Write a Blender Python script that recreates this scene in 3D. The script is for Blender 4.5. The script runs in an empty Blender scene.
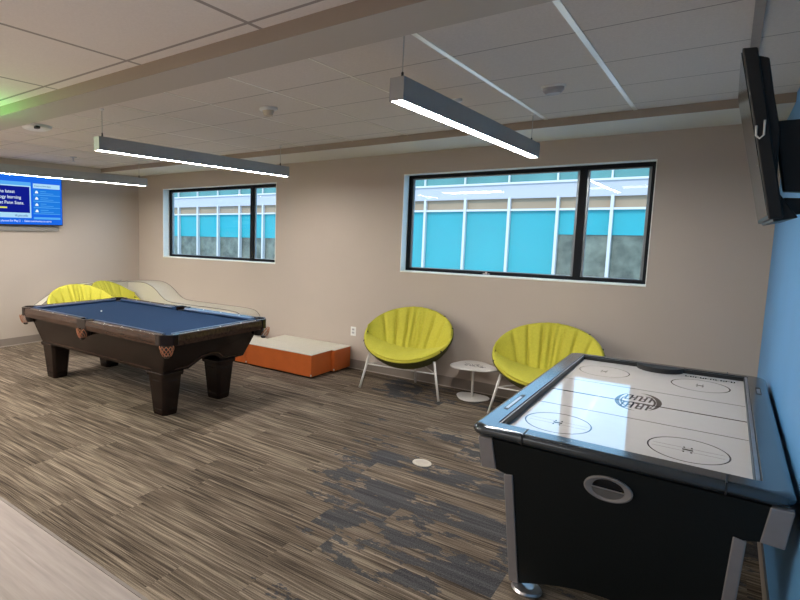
import bpy, bmesh, math, random
from mathutils import Vector, Matrix
random.seed(4)
S = bpy.context.scene
COL = S.collection
PI = math.pi
# ------------------------------------------------------------------ materials
def newmat(name):
    m = bpy.data.materials.new(name); m.use_nodes = True
    nt = m.node_tree
    return m, nt, nt.nodes['Principled BSDF']
def pset(b, **k):
    for n, v in k.items():
        n = n.replace('_', ' ')
        if n in b.inputs: b.inputs[n].default_value = v
def nd(nt, t, **k):
    n = nt.nodes.new(t)
    for a, v in k.items(): setattr(n, a, v)
    return n
def mth(nt, op, a, b=None, c=None):
    n = nd(nt, 'ShaderNodeMath', operation=op)
    for i, v in enumerate((a, b, c)):
        if v is None: continue
        if isinstance(v, (int, float)): n.inputs[i].default_value = v
        else: nt.links.new(v, n.inputs[i])
    return n.outputs[0]
def comb(nt, x, y, z):
    n = nd(nt, 'ShaderNodeCombineXYZ')
    for i, v in enumerate((x, y, z)):
        if isinstance(v, (int, float)): n.inputs[i].default_value = v
        else: nt.links.new(v, n.inputs[i])
    return n.outputs[0]
def geo(nt):
    g = nd(nt, 'ShaderNodeNewGeometry'); s = nd(nt, 'ShaderNodeSeparateXYZ')
    nt.links.new(g.outputs['Position'], s.inputs[0])
    return g.outputs['Position'], s.outputs[0], s.outputs[1], s.outputs[2]
def noise(nt, vec, scale=1.0, detail=3.0, rough=.5):
    n = nd(nt, 'ShaderNodeTexNoise'); n.inputs['Scale'].default_value = scale
    n.inputs['Detail'].default_value = detail; n.inputs['Roughness'].default_value = rough
    nt.links.new(vec, n.inputs['Vector']); return n.outputs[0]
def ramp(nt, fac, stops, interp='LINEAR'):
    r = nd(nt, 'ShaderNodeValToRGB'); e = r.color_ramp.elements; r.color_ramp.interpolation = interp
    while len(e) < len(stops): e.new(.5)
    for i, (p, c) in enumerate(stops):
        e[i].position = p; e[i].color = (*c, 1) if len(c) == 3 else c
    nt.links.new(fac, r.inputs[0]); return r.outputs[0]
def mixc(nt, fac, a, b, mode='MIX'):
    m = nd(nt, 'ShaderNodeMix', data_type='RGBA', blend_type=mode)
    for sock, v in ((m.inputs[0], fac), (m.inputs[6], a), (m.inputs[7], b)):
        if isinstance(v, (int, float)): sock.default_value = v
        elif isinstance(v, tuple): sock.default_value = (*v, 1)
        else: nt.links.new(v, sock)
    return m.outputs[2]
def bump(nt, b, h, strength=.2, dist=.01):
    n = nd(nt, 'ShaderNodeBump'); n.inputs['Strength'].default_value = strength; n.inputs['Distance'].default_value = dist
    nt.links.new(h, n.inputs['Height']); nt.links.new(n.outputs[0], b.inputs['Normal'])
def simple(name, col, rough=.5, metal=0., var=.08, scale=20., bmp=0., coat=0., ior=1.5, bscale=None):
    """procedural paint / plastic / fabric : base colour with a slight noise variation"""
    m, nt, b = newmat(name)
    tc = nd(nt, 'ShaderNodeTexCoord').outputs['Object']
    f = noise(nt, tc, scale, 4)
    lo = tuple(c * (1 - var) for c in col); hi = tuple(min(1, c * (1 + var)) for c in col)
    nt.links.new(ramp(nt, f, [(.3, lo), (.7, hi)]), b.inputs['Base Color'])
    pset(b, Roughness=rough, Metallic=metal, IOR=ior, Coat_Weight=coat, Coat_Roughness=.08)
    if bmp: bump(nt, b, noise(nt, tc, bscale or scale * 6, 4), bmp, .003)
    return m
def emit(name, col, s):
    m = bpy.data.materials.new(name); m.use_nodes = True; nt = m.node_tree; nt.nodes.clear()
    e = nd(nt, 'ShaderNodeEmission'); e.inputs[0].default_value = (*col, 1); e.inputs[1].default_value = s
    o = nd(nt, 'ShaderNodeOutputMaterial'); nt.links.new(e.outputs[0], o.inputs[0]); return m

WALL = simple('taupe_paint', (.475, .405, .345), .62, var=.015, scale=2, bmp=.10, bscale=260)
BLUEWALL = simple('blue_paint', (.10, .30, .58), .5, var=.03, scale=3, bmp=.08, bscale=260)
REVEAL = simple('reveal_paint', (.88, .90, .85), .6, var=.01)
BASEM = simple('rubber_base', (.24, .20, .17), .45, var=.03)
BASETOP = simple('rubber_base_lip', (.42, .36, .32), .4, var=.03)
SOFF = simple('soffit_paint', (.50, .455, .405), .6, var=.01)
TBAR = simple('glossy_t_bar', (.95, .93, .86), .30, metal=.75, var=.01)
BEAMM = SOFF
SOFFLIT = simple('window_soffit_paint', (.74, .72, .66), .6, var=.01)  # window light on the soffit underside put into a paler colour
FACEP = simple('brown_fascia', (.36, .295, .24), .6, var=.01)  # darker brown on the vertical faces of beam and soffit
BLACKF = simple('black_aluminium', (.006, .007, .010), .6, var=.1)
BLACKF.node_tree.nodes['Principled BSDF'].inputs['Specular IOR Level'].default_value = .2
SASH = simple('grey_sash', (.22, .25, .27), .3, metal=.6, var=.05)
LAMPB = simple('lamp_housing', (.36, .36, .355), .45, metal=.1, var=.03)
LAMPE = emit('lamp_diffuser', (1., .96, .92), 96.0)
CABLE = simple('cable_grey', (.45, .45, .45), .4, metal=.4)
WHITEP = simple('white_plastic', (.78, .78, .76), .35, var=.02)
BLACKP = simple('black_plastic', (.006, .007, .008), .45, var=.1)
SCREENOFF = simple('screen_glass_off', (.012, .012, .014), .12, var=.02)
GOALBLK = simple('matte_black', (.02, .02, .02), .9)
FELT = simple('blue_felt', (.011, .031, .078), .95, var=.05, scale=300, bmp=.1)
FELT.node_tree.nodes['Principled BSDF'].inputs['Specular IOR Level'].default_value = .12
CUSH = simple('blue_cushion_felt', (.016, .042, .105), .34, var=.04, scale=300)
LEATHER = simple('tan_leather', (.42, .17, .09), .4, var=.15)
IRON = simple('dark_pocket_leather', (.012, .009, .008), .3, var=.1)
SIGHT = simple('pearl_sight', (.85, .85, .8), .3, var=.02)
LIMEL = simple('lime_fabric', (.50, .46, .045), .85, var=.06, scale=60, bmp=.35, bscale=500)
LIMED = simple('dark_olive_shell', (.10, .10, .018), .8, var=.08, scale=60, bmp=.2, bscale=500)
WHITEM = simple('white_powder_coat', (.76, .73, .70), .35, var=.01)
INKM = simple('grey_ink', (.16, .15, .16), .6, var=.1)
ORANGE = simple('orange_vinyl', (.60, .135, .025), .45, var=.05, scale=8)
OFFV = simple('speckled_beige_vinyl', (.56, .53, .45), .55, var=.10, scale=120)
SEAMM = simple('seam_piping', (.22, .20, .17), .6)
RAILM = simple('gloss_black_rail', (.065, .078, .09), .17, metal=.6, var=.05, coat=.4)
HBODY = simple('black_laminate', (.007, .009, .009), .55, var=.2, scale=200)
HBODY.node_tree.nodes['Principled BSDF'].inputs['Specular IOR Level'].default_value = .25
SILV = simple('silver_plastic', (.33, .31, .31), .38, metal=.35, var=.04)
CHROME = simple('chrome', (.5, .5, .52), .3, metal=.9)
PLAYF = simple('white_playfield', (.66, .63, .60), .025, var=.01, ior=1.6, coat=.6)
PLAYF.node_tree.nodes['Principled BSDF'].inputs['Coat Roughness'].default_value = .012
INK = simple('black_ink', (.012, .012, .015), .03, ior=1.6)
INKB = simple('grey_blue_ink', (.045, .045, .06), .03, ior=1.6)
FDISC = simple('beige_floor_cover', (.50, .45, .38), .4, var=.03)

def wood_mat(name, cols):
    m, nt, b = newmat(name)
    tc = nd(nt, 'ShaderNodeTexCoord').outputs['Object']
    mp = nd(nt, 'ShaderNodeMapping'); mp.inputs['Scale'].default_value = (2, 14, 14); nt.links.new(tc, mp.inputs[0])
    f = noise(nt, mp.outputs[0], 3, 5, .6)
    nt.links.new(ramp(nt, f, [(.3, cols[0]), (.7, cols[1])]), b.inputs['Base Color'])
    b.inputs['Specular IOR Level'].default_value = .35
    pset(b, Roughness=.22, Coat_Weight=.1, Coat_Roughness=.12); return m
WOOD = wood_mat('espresso_wood', ((.005, .0025, .002), (.016, .008, .006)))
WOODR = wood_mat('brown_rail_wood', ((.022, .011, .008), (.06, .032, .022)))

def carpet_mat():
    m, nt, b = newmat('striped_carpet_planks')
    _, X, Y, Z = geo(nt)
    row = mth(nt, 'FLOOR', mth(nt, 'DIVIDE', Y, .25))
    wr = nd(nt, 'ShaderNodeTexWhiteNoise', noise_dimensions='1D'); nt.links.new(row, wr.inputs['W'])
    col = mth(nt, 'FLOOR', mth(nt, 'ADD', X, wr.outputs[0]))
    wc = nd(nt, 'ShaderNodeTexWhiteNoise', noise_dimensions='3D'); nt.links.new(comb(nt, col, row, 3.3), wc.inputs['Vector'])
    v = wc.outputs[0]
    w2 = nd(nt, 'ShaderNodeTexWhiteNoise', noise_dimensions='3D'); nt.links.new(comb(nt, col, row, 9.1), w2.inputs['Vector'])
    u = w2.outputs[0]
    # long streaks along each plank
    s1 = noise(nt, comb(nt, mth(nt, 'MULTIPLY', X, 1.6), mth(nt, 'MULTIPLY', Y, 42), mth(nt, 'MULTIPLY', v, 40)), 1, 3, .65)
    s2 = noise(nt, comb(nt, mth(nt, 'MULTIPLY', X, 3), mth(nt, 'MULTIPLY', Y, 150), mth(nt, 'MULTIPLY', v, 17)), 1, 2, .5)
    s3 = noise(nt, comb(nt, mth(nt, 'MULTIPLY', X, 160), mth(nt, 'MULTIPLY', Y, 160), 0.0), 1, 2, .5)
    f = mth(nt, 'ADD', mth(nt, 'MULTIPLY', s1, .45), mth(nt, 'MULTIPLY', s2, .43))
    f = mth(nt, 'ADD', f, mth(nt, 'MULTIPLY', s3, .12))
    f = mth(nt, 'ADD', f, mth(nt, 'MULTIPLY', mth(nt, 'SUBTRACT', v, .5), .055))
    base = ramp(nt, f, [(.38, (.032, .023, .017)), (.45, (.082, .062, .045)), (.53, (.155, .121, .089)), (.63, (.31, .25, .19))])
    # dark blotches in some planks towards the right of the room
    n1 = noise(nt, comb(nt, mth(nt, 'MULTIPLY', X, 4.2), mth(nt, 'MULTIPLY', Y, 7.5), mth(nt, 'MULTIPLY', v, 13)), 1, 6, .66)
    zone = mth(nt, 'ADD', mth(nt, 'ADD', X, 1.12), mth(nt, 'MULTIPLY', Y, .32))
    zone = mth(nt, 'MINIMUM', mth(nt, 'MAXIMUM', mth(nt, 'MULTIPLY', zone, .9), 0.0), 1.0)
    amt = mth(nt, 'ADD', mth(nt, 'MULTIPLY', u, .42), mth(nt, 'MULTIPLY', zone, .10))
    amt = mth(nt, 'MULTIPLY', amt, mth(nt, 'MINIMUM', mth(nt, 'ADD', mth(nt, 'MULTIPLY', zone, 3), .35), mth(nt, 'MINIMUM', mth(nt, 'MULTIPLY', zone, 30), 1)))
    thr = mth(nt, 'SUBTRACT', .74, mth(nt, 'MULTIPLY', amt, .68))
    bl = mth(nt, 'MINIMUM', mth(nt, 'MAXIMUM', mth(nt, 'MULTIPLY', mth(nt, 'SUBTRACT', n1, thr), 40), 0), 1)
    dk = ramp(nt, mth(nt, 'ADD', mth(nt, 'MULTIPLY', s3, .6), mth(nt, 'MULTIPLY', s1, .4)), [(.38, (.022, .023, .027)), (.62, (.085, .085, .092))])
    c = mixc(nt, mth(nt, 'MULTIPLY', bl, .93), base, dk)
    nt.links.new(c, b.inputs['Base Color']); pset(b, Roughness=.95)
    b.inputs['Specular IOR Level'].default_value = .15
    bump(nt, b, mth(nt, 'ADD', s3, mth(nt, 'MULTIPLY', s2, .8)), .5, .004)
    return m
CARPET = carpet_mat()
def lvt_mat():
    m, nt, b = newmat('pale_wood_plank_floor')
    _, X, Y, Z = geo(nt)
    row = mth(nt, 'FLOOR', mth(nt, 'DIVIDE', Y, .18))
    wr = nd(nt, 'ShaderNodeTexWhiteNoise', noise_dimensions='1D'); nt.links.new(row, wr.inputs['W'])
    s = noise(nt, comb(nt, mth(nt, 'ADD', mth(nt, 'MULTIPLY', X, 2.0), mth(nt, 'MULTIPLY', wr.outputs[0], 9)), mth(nt, 'MULTIPLY', Y, 26), 0), 1, 4, .6)
    f = mth(nt, 'ADD', s, mth(nt, 'MULTIPLY', mth(nt, 'SUBTRACT', wr.outputs[0], .5), .08))
    nt.links.new(ramp(nt, f, [(.3, (.25, .205, .185)), (.7, (.37, .31, .285))]), b.inputs['Base Color'])
    pset(b, Roughness=.42); return m
LVT = lvt_mat()
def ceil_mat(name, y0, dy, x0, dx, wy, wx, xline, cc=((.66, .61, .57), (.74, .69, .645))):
    m, nt, b = newmat(name)
    P, X, Y, Z = geo(nt)
    ty = mth(nt, 'LESS_THAN', mth(nt, 'FRACT', mth(nt, 'DIVIDE', mth(nt, 'SUBTRACT', Y, y0 - wy / 2), dy)), wy / dy)
    ln = ty
    if xline:
        tx = mth(nt, 'LESS_THAN', mth(nt, 'FRACT', mth(nt, 'DIVIDE', mth(nt, 'SUBTRACT', X, x0 - wx / 2), dx)), wx / dx)
        ln = mth(nt, 'MAXIMUM', ty, tx)
    sp = noise(nt, P, 90, 3, .7)
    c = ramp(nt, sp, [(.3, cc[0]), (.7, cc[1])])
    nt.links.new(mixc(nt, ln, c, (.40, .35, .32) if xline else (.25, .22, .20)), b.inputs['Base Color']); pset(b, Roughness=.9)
    bump(nt, b, noise(nt, P, 300, 3), .15, .002); return m
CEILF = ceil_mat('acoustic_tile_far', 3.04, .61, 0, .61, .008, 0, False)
CEILN = ceil_mat('acoustic_tile_near', 1.985, 1.22, -.845, .915, .022, .022, True, ((.84, .77, .72), (.90, .83, .78)))  # near tiles paler than the far ones: extra lamp light put into the colour
def glass_mat():
    m = bpy.data.materials.new('window_glass'); m.use_nodes = True; nt = m.node_tree; nt.nodes.clear()
    t = nd(nt, 'ShaderNodeBsdfTransparent'); t.inputs[0].default_value = (.97, .985, .98, 1)
    g = nd(nt, 'ShaderNodeBsdfGlossy'); g.inputs['Roughness'].default_value = .005
    lw = nd(nt, 'ShaderNodeLayerWeight'); lw.inputs[0].default_value = .5
    fr = mth(nt, 'ADD', mth(nt, 'MULTIPLY', mth(nt, 'POWER', lw.outputs['Facing'], 5), .9), .03)
    mx = nd(nt, 'ShaderNodeMixShader'); o = nd(nt, 'ShaderNodeOutputMaterial')
    nt.links.new(fr, mx.inputs[0]); nt.links.new(t.outputs[0], mx.inputs[1]); nt.links.new(g.outputs[0], mx.inputs[2])
    nt.links.new(mx.outputs[0], o.inputs[0]); return m
GLASS = glass_mat()
# outside
FWHITE = simple('facade_white_panel', (.60, .52, .52), .6, var=.02)
FMULL = simple('facade_mullion', (.78, .68, .64), .5, var=.01)
FBEIGE = simple('facade_beige_spandrel', (.44, .285, .175), .7, var=.06, scale=1.2)
FCYAN = simple('facade_blue_shade', (.025, .37, .40), .5, var=.05, scale=.6)
FCYAN2 = simple('facade_upper_glass', (.12, .27, .24), .3, var=.12, scale=.8)
FDARK = simple('facade_clear_glass', (.17, .17, .125), .35, var=.5, scale=2.5)
GROUND = simple('pavement_outside', (.3, .3, .29), .9)

# ------------------------------------------------------------------ geometry helpers
W = {}
class MB:
    def __init__(s): s.bm = bmesh.new()
    def box(s, x0, x1, y0, y1, z0, z1):
        v = [s.bm.verts.new((x, y, z)) for x in (x0, x1) for y in (y0, y1) for z in (z0, z1)]
        for f in ((0, 1, 3, 2), (4, 6, 7, 5), (0, 4, 5, 1), (2, 3, 7, 6), (0, 2, 6, 4), (1, 5, 7, 3)):
            s.bm.faces.new([v[i] for i in f])
        return s
    def prism(s, pts, f, d0, d1):
        """closed polygon pts (u,v); f(u,v,d)->xyz ; extruded d0..d1"""
        a = [s.bm.verts.new(f(u, v, d0)) for u, v in pts]; b = [s.bm.verts.new(f(u, v, d1)) for u, v in pts]
        n = len(pts); s.bm.faces.new(a); s.bm.faces.new(b[::-1])
        for i in range(n): s.bm.faces.new([a[i], b[i], b[(i + 1) % n], a[(i + 1) % n]])
        return s
    def loft(s, rings, caps=True, closed=True):
        R = [[s.bm.verts.new(p) for p in r] for r in rings]; n = len(R[0])
        for i in range(len(R) - 1):
            for j in range(n if closed else n - 1):
                s.bm.faces.new([R[i][j], R[i][(j + 1) % n], R[i + 1][(j + 1) % n], R[i + 1][j]])
        if caps: s.bm.faces.new(R[0][::-1]); s.bm.faces.new(R[-1])
        return s
    def tube(s, path, r, n=10, r1=None):
        path = [Vector(p) for p in path]; rings = []
        for i, p in enumerate(path):
            t = (path[min(i + 1, len(path) - 1)] - path[max(i - 1, 0)]).normalized()
            a = t.orthogonal().normalized() if i == 0 else (a - t * a.dot(t)).normalized()
            b = t.cross(a); rr = r if r1 is None else r + (r1 - r) * i / (len(path) - 1)
            rings.append([p + (a * math.cos(k * 2 * PI / n) + b * math.sin(k * 2 * PI / n)) * rr for k in range(n)])
        return s.loft(rings)
    def lathe(s, c, prof, n=24, axis='z'):
        rings = []
        for r, h in prof:
            ring = []
            for k in range(n):
                a = k * 2 * PI / n; p = (r * math.cos(a), r * math.sin(a), h)
                if axis == 'y': p = (p[0], p[2], p[1])
                ring.append((c[0] + p[0], c[1] + p[1], c[2] + p[2]))
            rings.append(ring)
        return s.loft(rings)
    def grid(s, f, nu, nv):
        V = [[s.bm.verts.new(f(i / nu, j / nv)) for j in range(nv + 1)] for i in range(nu + 1)]
        for i in range(nu):
            for j in range(nv): s.bm.faces.new([V[i][j], V[i + 1][j], V[i + 1][j + 1], V[i][j + 1]])
        return s
    def build(s, name, mat, parent=None, bev=0, smooth=False, sol=0, sub=0, seg=2):
        bmesh.ops.remove_doubles(s.bm, verts=s.bm.verts, dist=1e-5)
        bmesh.ops.recalc_face_normals(s.bm, faces=s.bm.faces)
        me = bpy.data.meshes.new(name)
        o = bpy.data.objects.new(name, me); COL.objects.link(o)
        if parent:
            inv = W[parent.name].inverted(); bmesh.ops.transform(s.bm, matrix=inv, verts=s.bm.verts)
            o.parent = parent; W[o.name] = W[parent.name]
        else:
            c = [v.co for v in s.bm.verts]
            org = Vector(((min(v.x for v in c) + max(v.x for v in c)) / 2, (min(v.y for v in c) + max(v.y for v in c)) / 2, min(v.z for v in c)))
            bmesh.ops.translate(s.bm, vec=-org, verts=s.bm.verts); o.location = org; W[o.name] = Matrix.Translation(org)
        s.bm.to_mesh(me); s.bm.free(); me.materials.append(mat)
        if smooth:
            for p in me.polygons: p.use_smooth = True
        if sol:
            m = o.modifiers.new('solid', 'SOLIDIFY'); m.thickness = sol; m.offset = 0
        if bev:
            m = o.modifiers.new('bevel', 'BEVEL'); m.width = bev; m.segments = seg; m.limit_method = 'ANGLE'; m.angle_limit = .6
            if hasattr(m, 'harden_normals'): m.harden_normals = False
            for p in me.polygons: p.use_smooth = False
        if sub:
            m = o.modifiers.new('sub', 'SUBSURF'); m.levels = sub; m.render_levels = sub
        return o
def bx(*a): return MB().box(*a)
def tag(o, label, cat, group=None, kind=None):
    o['label'] = label; o['category'] = cat
    if group: o['group'] = group
    if kind: o['kind'] = kind
    return o
def thing(name, label, cat, loc, rz=0, group=None):
    o = bpy.data.objects.new(name, None); COL.objects.link(o); o.location = loc; o.rotation_euler = (0, 0, rz)
    o.empty_display_size = .1
    W[o.name] = Matrix.Translation(Vector(loc)) @ Matrix.Rotation(rz, 4, 'Z')
    return tag(o, label, cat, group)
def struct(o): o['kind'] = 'structure'; return o
def copy_tree(o, parent=None):
    c = o.copy(); COL.objects.link(c); c.parent = parent
    for ch in list(o.children): copy_tree(ch, c)
    return c
def text(name, s, size, mat, parent, fn, ext=.0):
    """lettering as mesh; fn maps flat (u,v) to world"""
    cu = bpy.data.curves.new(name, 'FONT'); cu.body = s; cu.size = size; cu.resolution_u = 3
    t = bpy.data.objects.new(name + '_tmp', cu); COL.objects.link(t)
    dg = bpy.context.evaluated_depsgraph_get(); me = bpy.data.meshes.new_from_object(t.evaluated_get(dg))
    bpy.data.objects.remove(t); bm = bmesh.new(); bm.from_mesh(me)
    for v in bm.verts: v.co = Vector(fn(v.co.x, v.co.y))
    mb = MB(); mb.bm.free(); mb.bm = bm
    bmesh.ops.remove_doubles(bm, verts=bm.verts, dist=1e-6)
    me2 = bpy.data.meshes.new(name); inv = W[parent.name].inverted(); bmesh.ops.transform(bm, matrix=inv, verts=bm.verts)
    bm.to_mesh(me2); bm.free(); me2.materials.append(mat)
    o = bpy.data.objects.new(name, me2); COL.objects.link(o); o.parent = parent; W[o.name] = W[parent.name]; return o

# ------------------------------------------------------------------ room
XL, XR, YW, YB, ZC = -7.585, .262, 5.838, -2.6, 2.605
YS = 1.449
struct(bx(XL - .2, XR + .2, YS, YW + .2, -.12, 0).build('floor', CARPET))
struct(bx(XL - .2, XR + .2, YB - .2, YS, -.12, 0).build('floor', LVT))
struct(bx(XL, XR, YS - .012, YS + .006, -.01, .003).build('trim_1', simple('seam_strip', (.20, .17, .15), .5)))
struct(bx(XL - .2, XR + .2, 2.2, YW + .2, ZC, ZC + .12).build('ceiling', CEILF))
struct(bx(XL - .2, XR + .2, YB - .2, 2.2, ZC, ZC + .12).build('ceiling', CEILN))
wins = [(-6.953, -4.630), (-2.812, -.512)]; WZ0, WZ1 = 1.22, 2.311; TH = .24
w = MB()
w.box(XL - .2, XR + .2, YW, YW + TH, -.12, WZ0); w.box(XL - .2, XR + .2, YW, YW + TH, WZ1, ZC + .12)
xs = [XL - .2, wins[0][0], wins[0][1], wins[1][0], wins[1][1], XR + .2]
for i in (0, 2, 4): w.box(xs[i], xs[i + 1], YW, YW + TH, WZ0, WZ1)
struct(w.build('wall_back', WALL))
struct(bx(XL - .2, XL, YB, YW + TH, -.12, ZC + .12).build('wall_left', WALL))
struct(bx(XR, XR + .2, YB, YW + TH, -.12, ZC + .12).build('wall_right', BLUEWALL))
struct(bx(XL - .2, XR + .2, YB - .2, YB, -.12, ZC + .12).build('wall_front', WALL))
def baseb(name, f0, f1):
    struct(f0.build(name, BASEM)); struct(f1.build(name, BASETOP))
baseb('baseboard_back', bx(XL, XR, YW - .010, YW, 0, .112), bx(XL, XR, YW - .014, YW, 0, .010))
baseb('baseboard_left', bx(XL, XL + .010, YS, YW, 0, .112), bx(XL, XL + .014, YS, YW, 0, .010))
struct(bx(XR - .008, XR, YS, YW, 0, .10).build('baseboard_right', BASEM))
# dropped beam, window soffit, ceiling runners
struct(bx(XL, XR, 2.085, 2.39, 2.532, ZC).build('trim_2', BEAMM, bev=.004))
struct(bx(XL, XR, 5.116, YW, 2.541, ZC).build('trim_3', SOFFLIT, bev=.003))
for k in range(12):
    x = -.613 - .6105 * k
    hw_ = .013 if k < 2 else .004
    struct(bx(x - hw_, x + hw_, 2.39, 5.116, ZC - .003, ZC).build('trim_%d' % (4 + k), TBAR))
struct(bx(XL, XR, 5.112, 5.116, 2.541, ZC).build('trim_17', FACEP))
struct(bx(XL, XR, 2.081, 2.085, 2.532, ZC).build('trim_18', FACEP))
struct(bx(.004, .040, 2.39, 5.116, ZC - .012, ZC).build('trim_16', simple('edge_angle', (.30, .27, .25), .5)))
# ------------------------------------------------------------------ windows
for n, (x0, x1) in enumerate(wins):
    xm = (-5.165, -1.075)[n]
    yf = YW + .125
    f = MB(); t = .042; d = .055
    f.box(x0, x1, yf, yf + d, WZ0, WZ0 + t + .004).box(x0, x1, yf, yf + d, WZ1 - t, WZ1)
    f.box(x0, x0 + t, yf, yf + d, WZ0 + t, WZ1 - t).box(x1 - t, x1, yf, yf + d, WZ0 + t, WZ1 - t)
    f.box(xm - .03, xm + .03, yf - .004, yf + d, WZ0 + t, WZ1 - t)
    fr = struct(f.build('window_%d' % (n + 1), BLACKF, bev=.003))
    # light reveal lining of the opening
    r = MB(); e = .006
    r.box(x0, x0 + e, YW - .003, yf, WZ0, WZ1).box(x1 - e, x1, YW - .003, yf, WZ0, WZ1)
    r.box(x0, x1, YW - .003, yf, WZ1 - e, WZ1)
    struct(r.build('window_reveal', REVEAL, fr))
    struct(bx(x0, x1, YW - .006, yf, WZ0, WZ0 + .014).build('window_sill', REVEAL, fr, bev=.002))
    for a, b in ((x0 + t, xm - .03), (xm + .03, x1 - t)):
        s_ = MB(); q = .022; za, zb = WZ0 + t, WZ1 - t
        s_.box(a, a + q, yf + .02, yf + .045, za, zb).box(b - q, b, yf + .02, yf + .045, za, zb)
        s_.box(a, b, yf + .02, yf + .045, za, za + .012).box(a, b, yf + .02, yf + .045, zb - .012, zb)
        sh = struct(s_.build('window_sash', SASH, fr, bev=.002))
        struct(bx(a + q, b - q, yf + .031, yf + .033, za + .012, zb - .012).build('window_pane', GLASS, sh))
    if n == 1:
        l = MB(); l.box(-1.93, -1.86, yf - .022, yf, WZ0 + .016, WZ0 + .032); l.box(-1.90, -1.88, yf - .036, yf - .02, WZ0 + .018, WZ0 + .05)
        struct(l.build('window_latch', simple('steel', (.4, .4, .42), .25, metal=.8), fr))
# ------------------------------------------------------------------ linear pendant lamps
LX = (-1.247, -3.87, -6.39)
LL = ('linear pendant lamp closest to the air hockey table, hanging before the right window',
      'linear pendant lamp hanging above the right end of the pool table',
      'linear pendant lamp hanging in front of the wall television')
for i, x in enumerate(LX):
    t = thing('pendant_lamp', LL[i], 'lamp', (x, 3.72, 2.25), 0, 'linear pendant lamps')
    y0, y1 = (2.47, 4.925) if i == 0 else ((2.57, 5.06) if i == 1 else (2.56, 5.05))
    hs = MB(); hs.box(x - .036, x + .036, y0, y1, 2.292, 2.385)
    hs.box(x - .036, x - .029, y0, y1, 2.276, 2.292).box(x + .029, x + .036, y0, y1, 2.276, 2.292).box(x - .029, x + .029, y0, y0 + .004, 2.276, 2.292).box(x - .029, x + .029, y1 - .004, y1, 2.276, 2.292)
    hs.build('housing', LAMPB, t)
    bx(x - .029, x + .029, y0 + .004, y1 - .004, 2.280, 2.291).build('diffuser', LAMPE, t)
    for y in (y0 + .055, y1 - .12):
        c = MB().tube([(x, y, 2.40), (x, y, ZC)], .0028, 8)
        cb = c.build('suspension_cable', CABLE, t)
        g = MB().lathe((x, y, 2.385), [(.006, 0), (.006, .03), (.003, .035)], 10); g.build('cable_gripper', BLACKP, cb)
        cn = MB().lathe((x, y, ZC - .014), [(.008, 0), (.018, .008), (.018, .014)], 12); cn.build('ceiling_mount', WHITEP, cb)
# ------------------------------------------------------------------ ceiling devices
t = thing('smoke_detector', 'white round smoke detector on the ceiling, left of the near pendant lamp', 'smoke detector', (-2.79, 3.40, ZC - .06))
MB().lathe((-2.79, 3.40, ZC - .022), [(.055, 0), (.07, .006), (.07, .022)], 28).build('base_ring', WHITEP, t, smooth=False)
MB().lathe((-2.79, 3.40, ZC - .06), [(.026, 0), (.034, .004), (.04, .02), (.048, .038)], 28).build('sensor_cap', simple('warm_plastic', (.55, .47, .36), .4), t)
MB().lathe((-2.79, 3.40, ZC - .050), [(.0355, 0), (.0395, .012)], 28).build('sensor_slot', BLACKP, t)
t = thing('ceiling_speaker', 'three-sided grey ceiling sensor between the two bright ceiling bars', 'sensor', (-.93, 4.02, ZC - .05))
tri = [(.062 * math.cos(a) * (1 + .10 * math.cos(3 * a - PI / 2 * 3)), .062 * math.sin(a) * (1 + .10 * math.cos(3 * a - PI / 2 * 3))) for a in [k * 2 * PI / 36 for k in range(36)]]
MB().loft([[(-.93 + u * s, 4.02 + v * s, z) for u, v in tri] for s, z in ((.7, ZC - .048), (.95, ZC - .03), (1., ZC))]).build('housing', simple('grey_plastic', (.38, .36, .37), .35), t)
MB().loft([[(-.93 + u * s, 4.02 + v * s, z) for u, v in tri] for s, z in ((1.12, ZC - .012), (1.12, ZC))]).build('mounting_ring', WHITEP, t)
tag(MB().lathe((-1.55, 3.99, ZC - .022), [(.03, 0), (.042, .006), (.042, .022)], 28).build('sprinkler_cover', WHITEP),
    'small white flat disc on the ceiling behind the near pendant lamp', 'sprinkler cover')
t = thing('ceiling_dome_camera', 'round white ceiling dome with black stub, above the wall television', 'ceiling dome', (-5.0, 2.68, ZC - .07))
MB().lathe((-5.0, 2.68, ZC - .035), [(.09, 0), (.125, .012), (.135, .03), (.135, .035)], 36).build('dome', WHITEP, t, smooth=False)
bx(-4.91, -4.86, 2.60, 2.64, ZC - .045, ZC - .02).build('black_stub', BLACKP, t, bev=.006)
t = thing('fire_sprinkler', 'small metal fire sprinkler on the ceiling above the far lamp', 'sprinkler', (-6.70, 4.09, ZC - .05))
MB().lathe((-6.70, 4.09, ZC - .012), [(.03, 0), (.045, .006), (.045, .012)], 20).build('escutcheon', CHROME, t)
MB().lathe((-6.70, 4.09, ZC - .06), [(.024, 0), (.024, .004), (.006, .008), (.009, .03), (.016, .05)], 20).build('nozzle', CHROME, t)
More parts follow.
